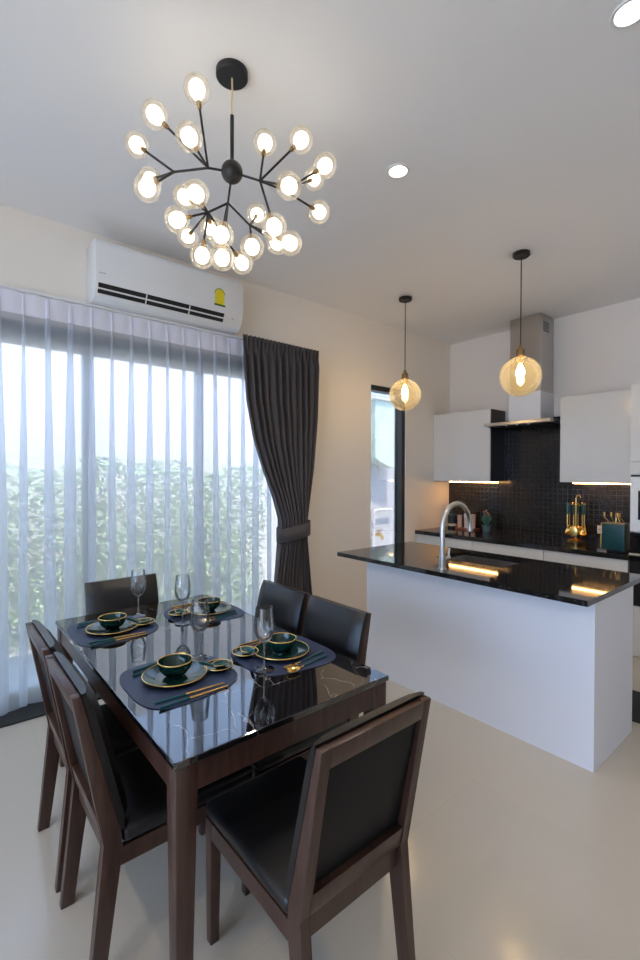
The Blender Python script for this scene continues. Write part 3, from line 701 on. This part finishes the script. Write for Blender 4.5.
# ------------------------------------------------------------------ chairs
def make_chair(loc, rz, label):
    r = empty('dining_chair', loc, rz, label, 'chair', 'chairs around the dining table')
    post = [(-.085, .90), (-.060, .90), (.048, .455), (.050, .40), (-.004, 0), (-.046, 0), (.000, .44)]
    for s in (-1, 1):
        x0, x1 = sorted((s*.2, s*.169))
        bm = bmesh.new(); prism(bm, post, 'x', x0, x1, .003); finish('rear_leg', bm, 'wood', r, 'b')
        bm = bmesh.new(); X0, X1 = sorted((s*.197, s*.157)); Z0, Z1 = sorted((s*.194, s*.164))
        taper(bm, X0, X1, .467, .507, .41, Z0, Z1, .473, .503, 0, .003); finish('front_leg', bm, 'wood', r, 'b')
    def rail(z0, z1, t0, t1, name, mat, x=.169):
        # piece lying in the raked back plane; t = 0 outer face, 1 = inner face
        def pt(z, t):
            f = (z-.44)/(.46); o = -.085*f; inn = .050-.110*f
            return (o+(inn-o)*t, z)
        bm = bmesh.new(); prism(bm, [pt(z0, t0), pt(z0, t1), pt(z1, t1), pt(z1, t0)], 'x', -x, x, .002); return finish(name, bm, mat, r, 'b')
    rail(.845, .899, 0, .95, 'top_rail', 'wood'); rail(.44, .50, 0, .95, 'bottom_rail', 'wood')
    rail(.498, .847, .45, .95, 'back_panel', 'leather_back')
    # upholstered front of the back: a padded slab following the rake
    bm = bmesh.new(); q = bmesh.new(); nx, nz = 10, 12
    front, back = {}, {}
    for i in range(nx+1):
        for k in range(nz+1):
            u = i/nx; v = k/nz; x = -.2+.4*u; z = .462+.444*v
            f = (z-.44)/.46; yb = .050-.110*f+.001
            th = .048*min(1, (1-abs(2*u-1)**8)*.55+.45)*min(1, (1-abs(2*v-1)**10)*.5+.5)
            back[i, k] = q.verts.new((x, yb, z)); front[i, k] = q.verts.new((x*.99, yb+th, z-.0*v))
    for i in range(nx):
        for k in range(nz):
            q.faces.new((front[i, k], front[i+1, k], front[i+1, k+1], front[i, k+1])); q.faces.new((back[i, k], back[i, k+1], back[i+1, k+1], back[i+1, k]))
    for i in range(nx): q.faces.new((front[i, 0], back[i, 0], back[i+1, 0], front[i+1, 0])); q.faces.new((front[i, nz], front[i+1, nz], back[i+1, nz], back[i, nz]))
    for k in range(nz): q.faces.new((front[0, k], front[0, k+1], back[0, k+1], back[0, k])); q.faces.new((front[nx, k], back[nx, k], back[nx, k+1], front[nx, k+1]))
    merge(bm, q); finish('backrest', bm, 'leather', r, True)
    bm = bmesh.new(); y0, y1 = .045, .500
    for s in (-1, 1):
        x0, x1 = sorted((s*.195, s*.175)); box(bm, x0, x1, y0, y1, .352, .408, .002)
    box(bm, -.175, .175, .478, .500, .352, .408, .002); box(bm, -.169, .169, .012, .040, .37, .439, .002)
    finish('seat_frame', bm, 'wood', r)
    bm = bmesh.new(); box(bm, -.198, .198, .052, .512, .410, .460, .018, 4)
    for v in bm.verts:
        if v.co.z > .45: v.co.z += .008*(1-(v.co.x/.2)**2)*(1-((v.co.y-.28)/.24)**2)
    finish('seat', bm, 'leather', r, True)
    r.scale = (1, 1, .988)
    return r
c0 = make_chair((2.640, -4.274, 0), PI/2, 'dark wood and leather dining chair at the near table end, its back to us')
for loc, rz, lb in [((1.893, -4.765, 0), 0, 'dining chair on the left side of the table, nearer one of the two'),
                    ((1.440, -4.765, 0), 0, 'dining chair on the left side of the table, the one nearer the window'),
                    ((.715, -4.285, 0), -PI/2, 'dining chair at the far table end against the sheer curtain'),
                    ((1.872, -3.715, 0), PI, 'dining chair on the right side of the table, closer to the island'),
                    ((1.432, -3.715, 0), PI, 'dining chair on the right side of the table, before the dark drape')]:
    copy_tree(c0, loc, rz, lb)

# ------------------------------------------------------------------ place settings
def placemat_bm():
    bm = bmesh.new(); pts = []
    for k in range(56):
        a = 2*PI*k/56; c, s = math.cos(a), math.sin(a)
        x = .222*math.copysign(abs(c)**.62, c); y = .192*math.copysign(abs(s)**.62, s)
        x *= 1-.20*(y+.192)/.384
        pts.append((x, y))
    prism(bm, pts, 'z', 0, .0025); return bm
def cutlery_root(name, loc, rz, label, group, cat): return empty(name, loc, rz, label, cat, group)
TOP = TZ+.0003; MT = TZ+.0028
SET = [dict(c=(1.855, -4.435), plate=(1.842, -4.450), sauce=(1.885, -4.292), side=-1, n='the near left placemat'),
       dict(c=(1.130, -4.465), plate=(1.140, -4.475), sauce=(1.165, -4.335), side=-1, n='the far left placemat'),
       dict(c=(1.905, -4.010), plate=(1.905, -4.008), sauce=(1.830, -4.140), side=1, n='the near right placemat'),
       dict(c=(1.150, -4.005), plate=(1.165, -3.975), sauce=(1.130, -4.135), side=1, n='the far right placemat')]
WHICH = ['in the left setting nearest the camera', 'in the far left setting by the window', 'in the right setting near the island', 'in the far right setting by the drape']
proto = {}
def put(key, make, loc, rz, label):
    if key not in proto: o = make(); proto[key] = o; o.location = loc; o.rotation_euler = (0, 0, rz); o['label'] = label
    else: o = copy_tree(proto[key], loc, rz, label)
    return o
def mk_mat():
    o = finish('placemat', placemat_bm(), 'mat'); return tag(o, None, 'placemat', 'placemats')
def mk_plate():
    r = empty('plate', cat='plate', group='gold rimmed plates')
    bm = bmesh.new(); lathe(bm, [(0, 0), (.062, 0), (.070, .003), (.112, .014), (.1165, .0155), (.116, .018), (.108, .0165), (.074, .0075), (.066, .006), (0, .006)], 48); finish('body', bm, 'green', r, True)
    bm = bmesh.new(); torus(bm, .1165, .0024, .0168, n=56); finish('rim', bm, 'gold', r, True); return r
def mk_bowl():
    r = empty('bowl', cat='bowl', group='gold rimmed bowls')
    bm = bmesh.new(); lathe(bm, [(0, 0), (.030, 0), (.030, .004), (.044, .012), (.056, .028), (.061, .046), (.063, .056), (.0605, .057), (.058, .046), (.052, .029), (.040, .014), (0, .010)], 40); finish('body', bm, 'green', r, True)
    bm = bmesh.new(); torus(bm, .062, .0024, .0568, n=48); finish('rim', bm, 'gold', r, True); return r
def mk_sauce():
    r = empty('sauce_dish', cat='dish', group='gold rimmed sauce dishes')
    bm = bmesh.new(); lathe(bm, [(0, 0), (.030, 0), (.033, .003), (.046, .013), (.050, .018), (.047, .018), (.040, .010), (0, .006)], 36); finish('body', bm, 'green', r, True)
    bm = bmesh.new(); torus(bm, .0488, .002, .018, n=40); finish('rim', bm, 'gold', r, True); r.scale = (1.1, 1.1, 1); return r
def mk_sspoon():
    r = empty('soup_spoon', cat='spoon', group='ceramic soup spoons in the sauce dishes')
    bm = bmesh.new(); lathe(bm, [(.026*math.sin(q), .018-.018*math.cos(q)) for q in [PI/2*i/6 for i in range(7)]], 20, (0, 0, 0), Matrix.Scale(1.35, 4, (1, 0, 0)))
    o = finish('spoon_bowl', bm, 'teal', r, True); sd = o.modifiers.new('thickness', 'SOLIDIFY'); sd.thickness = .003
    bm = bmesh.new(); tube(bm, [(-.030, 0, .016), (-.055, 0, .028), (-.085, 0, .044), (-.095, 0, .046)], .006, 8, [.007, .006, .007, .004]); finish('handle', bm, 'teal', r, True)
    bm = bmesh.new(); torus(bm, .027, .0015, .0185)
    for v in bm.verts: v.co.x *= 1.35
    finish('rim', bm, 'gold', r, True); return r
def mk_stick():
    r = empty('chopstick', cat='chopstick', group='teal and gold chopsticks')
    bm = bmesh.new(); tube(bm, [(0, -.125, .0042), (0, -.02, .0042)], .0046, 8); finish('handle', bm, 'teal', r, True)
    bm = bmesh.new(); tube(bm, [(0, -.02, .0042), (0, .125, .0028)], .003, 8, [.0042, .0026]); finish('tip', bm, 'gold', r, True); return r
def mk_spoon():
    r = empty('table_spoon', cat='spoon', group='teal handled table spoons')
    bm = bmesh.new(); tube(bm, [(0, -.11, .0045), (0, .03, .0045)], .004, 8, [.0045, .0032]); finish('handle', bm, 'teal', r, True)
    bm = bmesh.new(); tube(bm, [(0, .03, .0045), (0, .065, .006)], .003, 8)
    lathe(bm, [(.021*math.sin(q), .010-.008*math.cos(q)) for q in [PI/2*i/6 for i in range(7)]], 20, (0, .088, 0), Matrix.Scale(1.45, 4, (0, 1, 0)))
    o = finish('spoon_bowl', bm, 'gold', r, True); sd = o.modifiers.new('thickness', 'SOLIDIFY'); sd.thickness = .0016; return r
def mk_fork():
    r = empty('table_fork', cat='fork', group='teal handled table forks')
    bm = bmesh.new(); tube(bm, [(0, -.11, .0045), (0, .03, .0045)], .004, 8, [.0045, .0032]); finish('handle', bm, 'teal', r, True)
    bm = bmesh.new(); tube(bm, [(0, .03, .0045), (0, .062, .006)], .003, 8); box(bm, -.011, .011, .060, .078, .005, .0072, .0008)
    for q in (-1.5, -.5, .5, 1.5): tube(bm, [(.0065*q, .076, .006), (.0063*q, .12, .008)], .0018, 6)
    finish('tines', bm, 'gold', r, True); return r
for s, wh in zip(SET, WHICH):
    rz = 0 if s['side'] < 0 else PI; fwd = 1 if s['side'] < 0 else -1; cx, cy = s['c']
    put('mat', mk_mat, (cx, cy, TOP), rz, 'navy grey rounded placemat '+wh)
    px, py = s['plate']
    put('plate', mk_plate, (px, py, MT), 0, 'dark green gold rimmed plate '+wh)
    put('bowl', mk_bowl, (px, py, MT+.0066), 0, 'dark green gold rimmed bowl on the plate '+wh)
    qx, qy = s['sauce']
    put('sauce', mk_sauce, (qx, qy, MT), 0, 'small green sauce dish '+wh)
    put('sspoon', mk_sspoon, (qx+.006, qy+.004, MT+.0078), .5+(1.2 if fwd > 0 else 2.4), 'teal ceramic spoon in the sauce dish '+wh)
    r_ = cx+.166*fwd; l_ = cx-.162*fwd
    for k, (dx, dn) in enumerate(((-.016, 'inner'), (.018, 'outer'))):
        put('stick', mk_stick, (r_+dx*fwd, cy-.025*fwd, MT), rz-.03+.05*k, f'teal and gold chopstick, {dn} of the pair '+wh)
    put('spoon', mk_spoon, (l_-.008*fwd, cy-.015*fwd, MT), rz+.17, 'gold spoon with teal handle '+wh)
    put('fork', mk_fork, (l_-.034*fwd+.066*fwd, cy-.03*fwd, MT), rz+.17, 'gold fork with teal handle '+wh)
def mk_glass():
    r = empty('wine_glass', cat='wine glass', group='clear wine glasses')
    bm = bmesh.new(); lathe(bm, [(0, 0), (.036, 0), (.036, .002), (.012, .006), (.005, .014), (0, .014)], 32); finish('foot', bm, 'wine_solid', r, True)
    bm = bmesh.new(); lathe(bm, [(.005, .0142), (.0036, .03), (.0034, .085), (.005, .097)], 16); finish('stem', bm, 'wine_solid', r, True)
    bm = bmesh.new(); lathe(bm, [(.004, .0975), (.014, .101), (.026, .114), (.034, .132), (.0375, .152), (.036, .178), (.0325, .205), (.031, .226), (.0298, .226), (.0312, .205), (.0346, .178), (.036, .152), (.0328, .133), (.025, .116), (.012, .104), (0, .102)], 36); finish('glass_bowl', bm, 'wine', r, True)
    r.scale = (1.08, 1.08, 1.08)
    return r
for (x, y, z), lb in zip([(2.000, -4.157, MT), (1.735, -4.300, TOP), (.985, -4.300, TOP), (1.262, -4.170, MT)],
                      ['clear wine glass on the near right placemat, largest in view', 'clear wine glass behind the bowl nearest the camera', 'clear wine glass before the chair at the far table end', 'clear wine glass beside the far right bowl']):
    put('glass', mk_glass, (x, y, z), 0, lb)

# ------------------------------------------------------------------ daylight and camera
W = bpy.data.worlds.new('sky'); SC.world = W; W.use_nodes = True
nt = W.node_tree
for n in list(nt.nodes): nt.nodes.remove(n)
o = nt.nodes.new('ShaderNodeOutputWorld'); bg = nt.nodes.new('ShaderNodeBackground')
bg.inputs[0].default_value = (.55, .79, 1.24, 1); bg.inputs[1].default_value = 2.6
nt.links.new(bg.outputs[0], o.inputs[0])

def lamp(name, kind, loc, energy, col, size=.1, rot=(0, 0, 0), parent=None, **kw):
    l = bpy.data.lights.new(name, kind); l.energy = energy; l.color = col
    if kind == 'AREA': l.size = size
    elif kind in ('POINT', 'SPOT'): l.shadow_soft_size = size
    for k, v in kw.items(): setattr(l, k, v)
    ob = bpy.data.objects.new(name, l); C.objects.link(ob); ob.location = loc; ob.rotation_euler = rot; return ob
for x, y in ((1.811, -3.159), (2.929, -3.191), (2.93, -6.0), (1.81, -6.0)):  # last two are added fill spots behind the camera, without fittings
    lamp('downlight_and_fill_spot', 'SPOT', (x, y, H-.02), 17, (1, .84, .64), .045, spot_size=2.7, spot_blend=.7)

sun = bpy.data.lights.new('sun', 'SUN'); sun.energy = 8.2; sun.angle = .02; sun.color = (1, .92, .82)
so = bpy.data.objects.new('sun', sun); C.objects.link(so)
so.rotation_euler = Vector((-.36, .10, -1)).to_track_quat('-Z', 'Y').to_euler()
cam = bpy.data.cameras.new('camera'); cam.sensor_fit = 'VERTICAL'; cam.sensor_height = 36; cam.lens = 459.9/960*36
cam.clip_start = .05
co = bpy.data.objects.new('camera', cam); C.objects.link(co)
fw = Vector((-0.76625834, 0.64241154, -0.01247252)); rt = Vector((0.64243607, 0.76633534, 0.00245878)); up = Vector((-0.01113768, 0.00612873, 0.99991919))
m = Matrix((rt, up, -fw)).transposed().to_4x4(); m.translation = Vector((3.504, -5.137, 1.514))
co.matrix_world = m
SC.camera = co
SC.view_settings.view_transform = 'Standard'; SC.view_settings.look = 'None'; SC.view_settings.gamma = 1; SC.view_settings.use_curve_mapping = False
SC.view_settings.exposure = 0.98
cy = SC.cycles
cy.max_bounces = 10; cy.diffuse_bounces = 5; cy.glossy_bounces = 5; cy.transparent_max_bounces = 24; cy.transmission_bounces = 8
cy.caustics_reflective = False; cy.caustics_refractive = False; cy.sample_clamp_indirect = 6
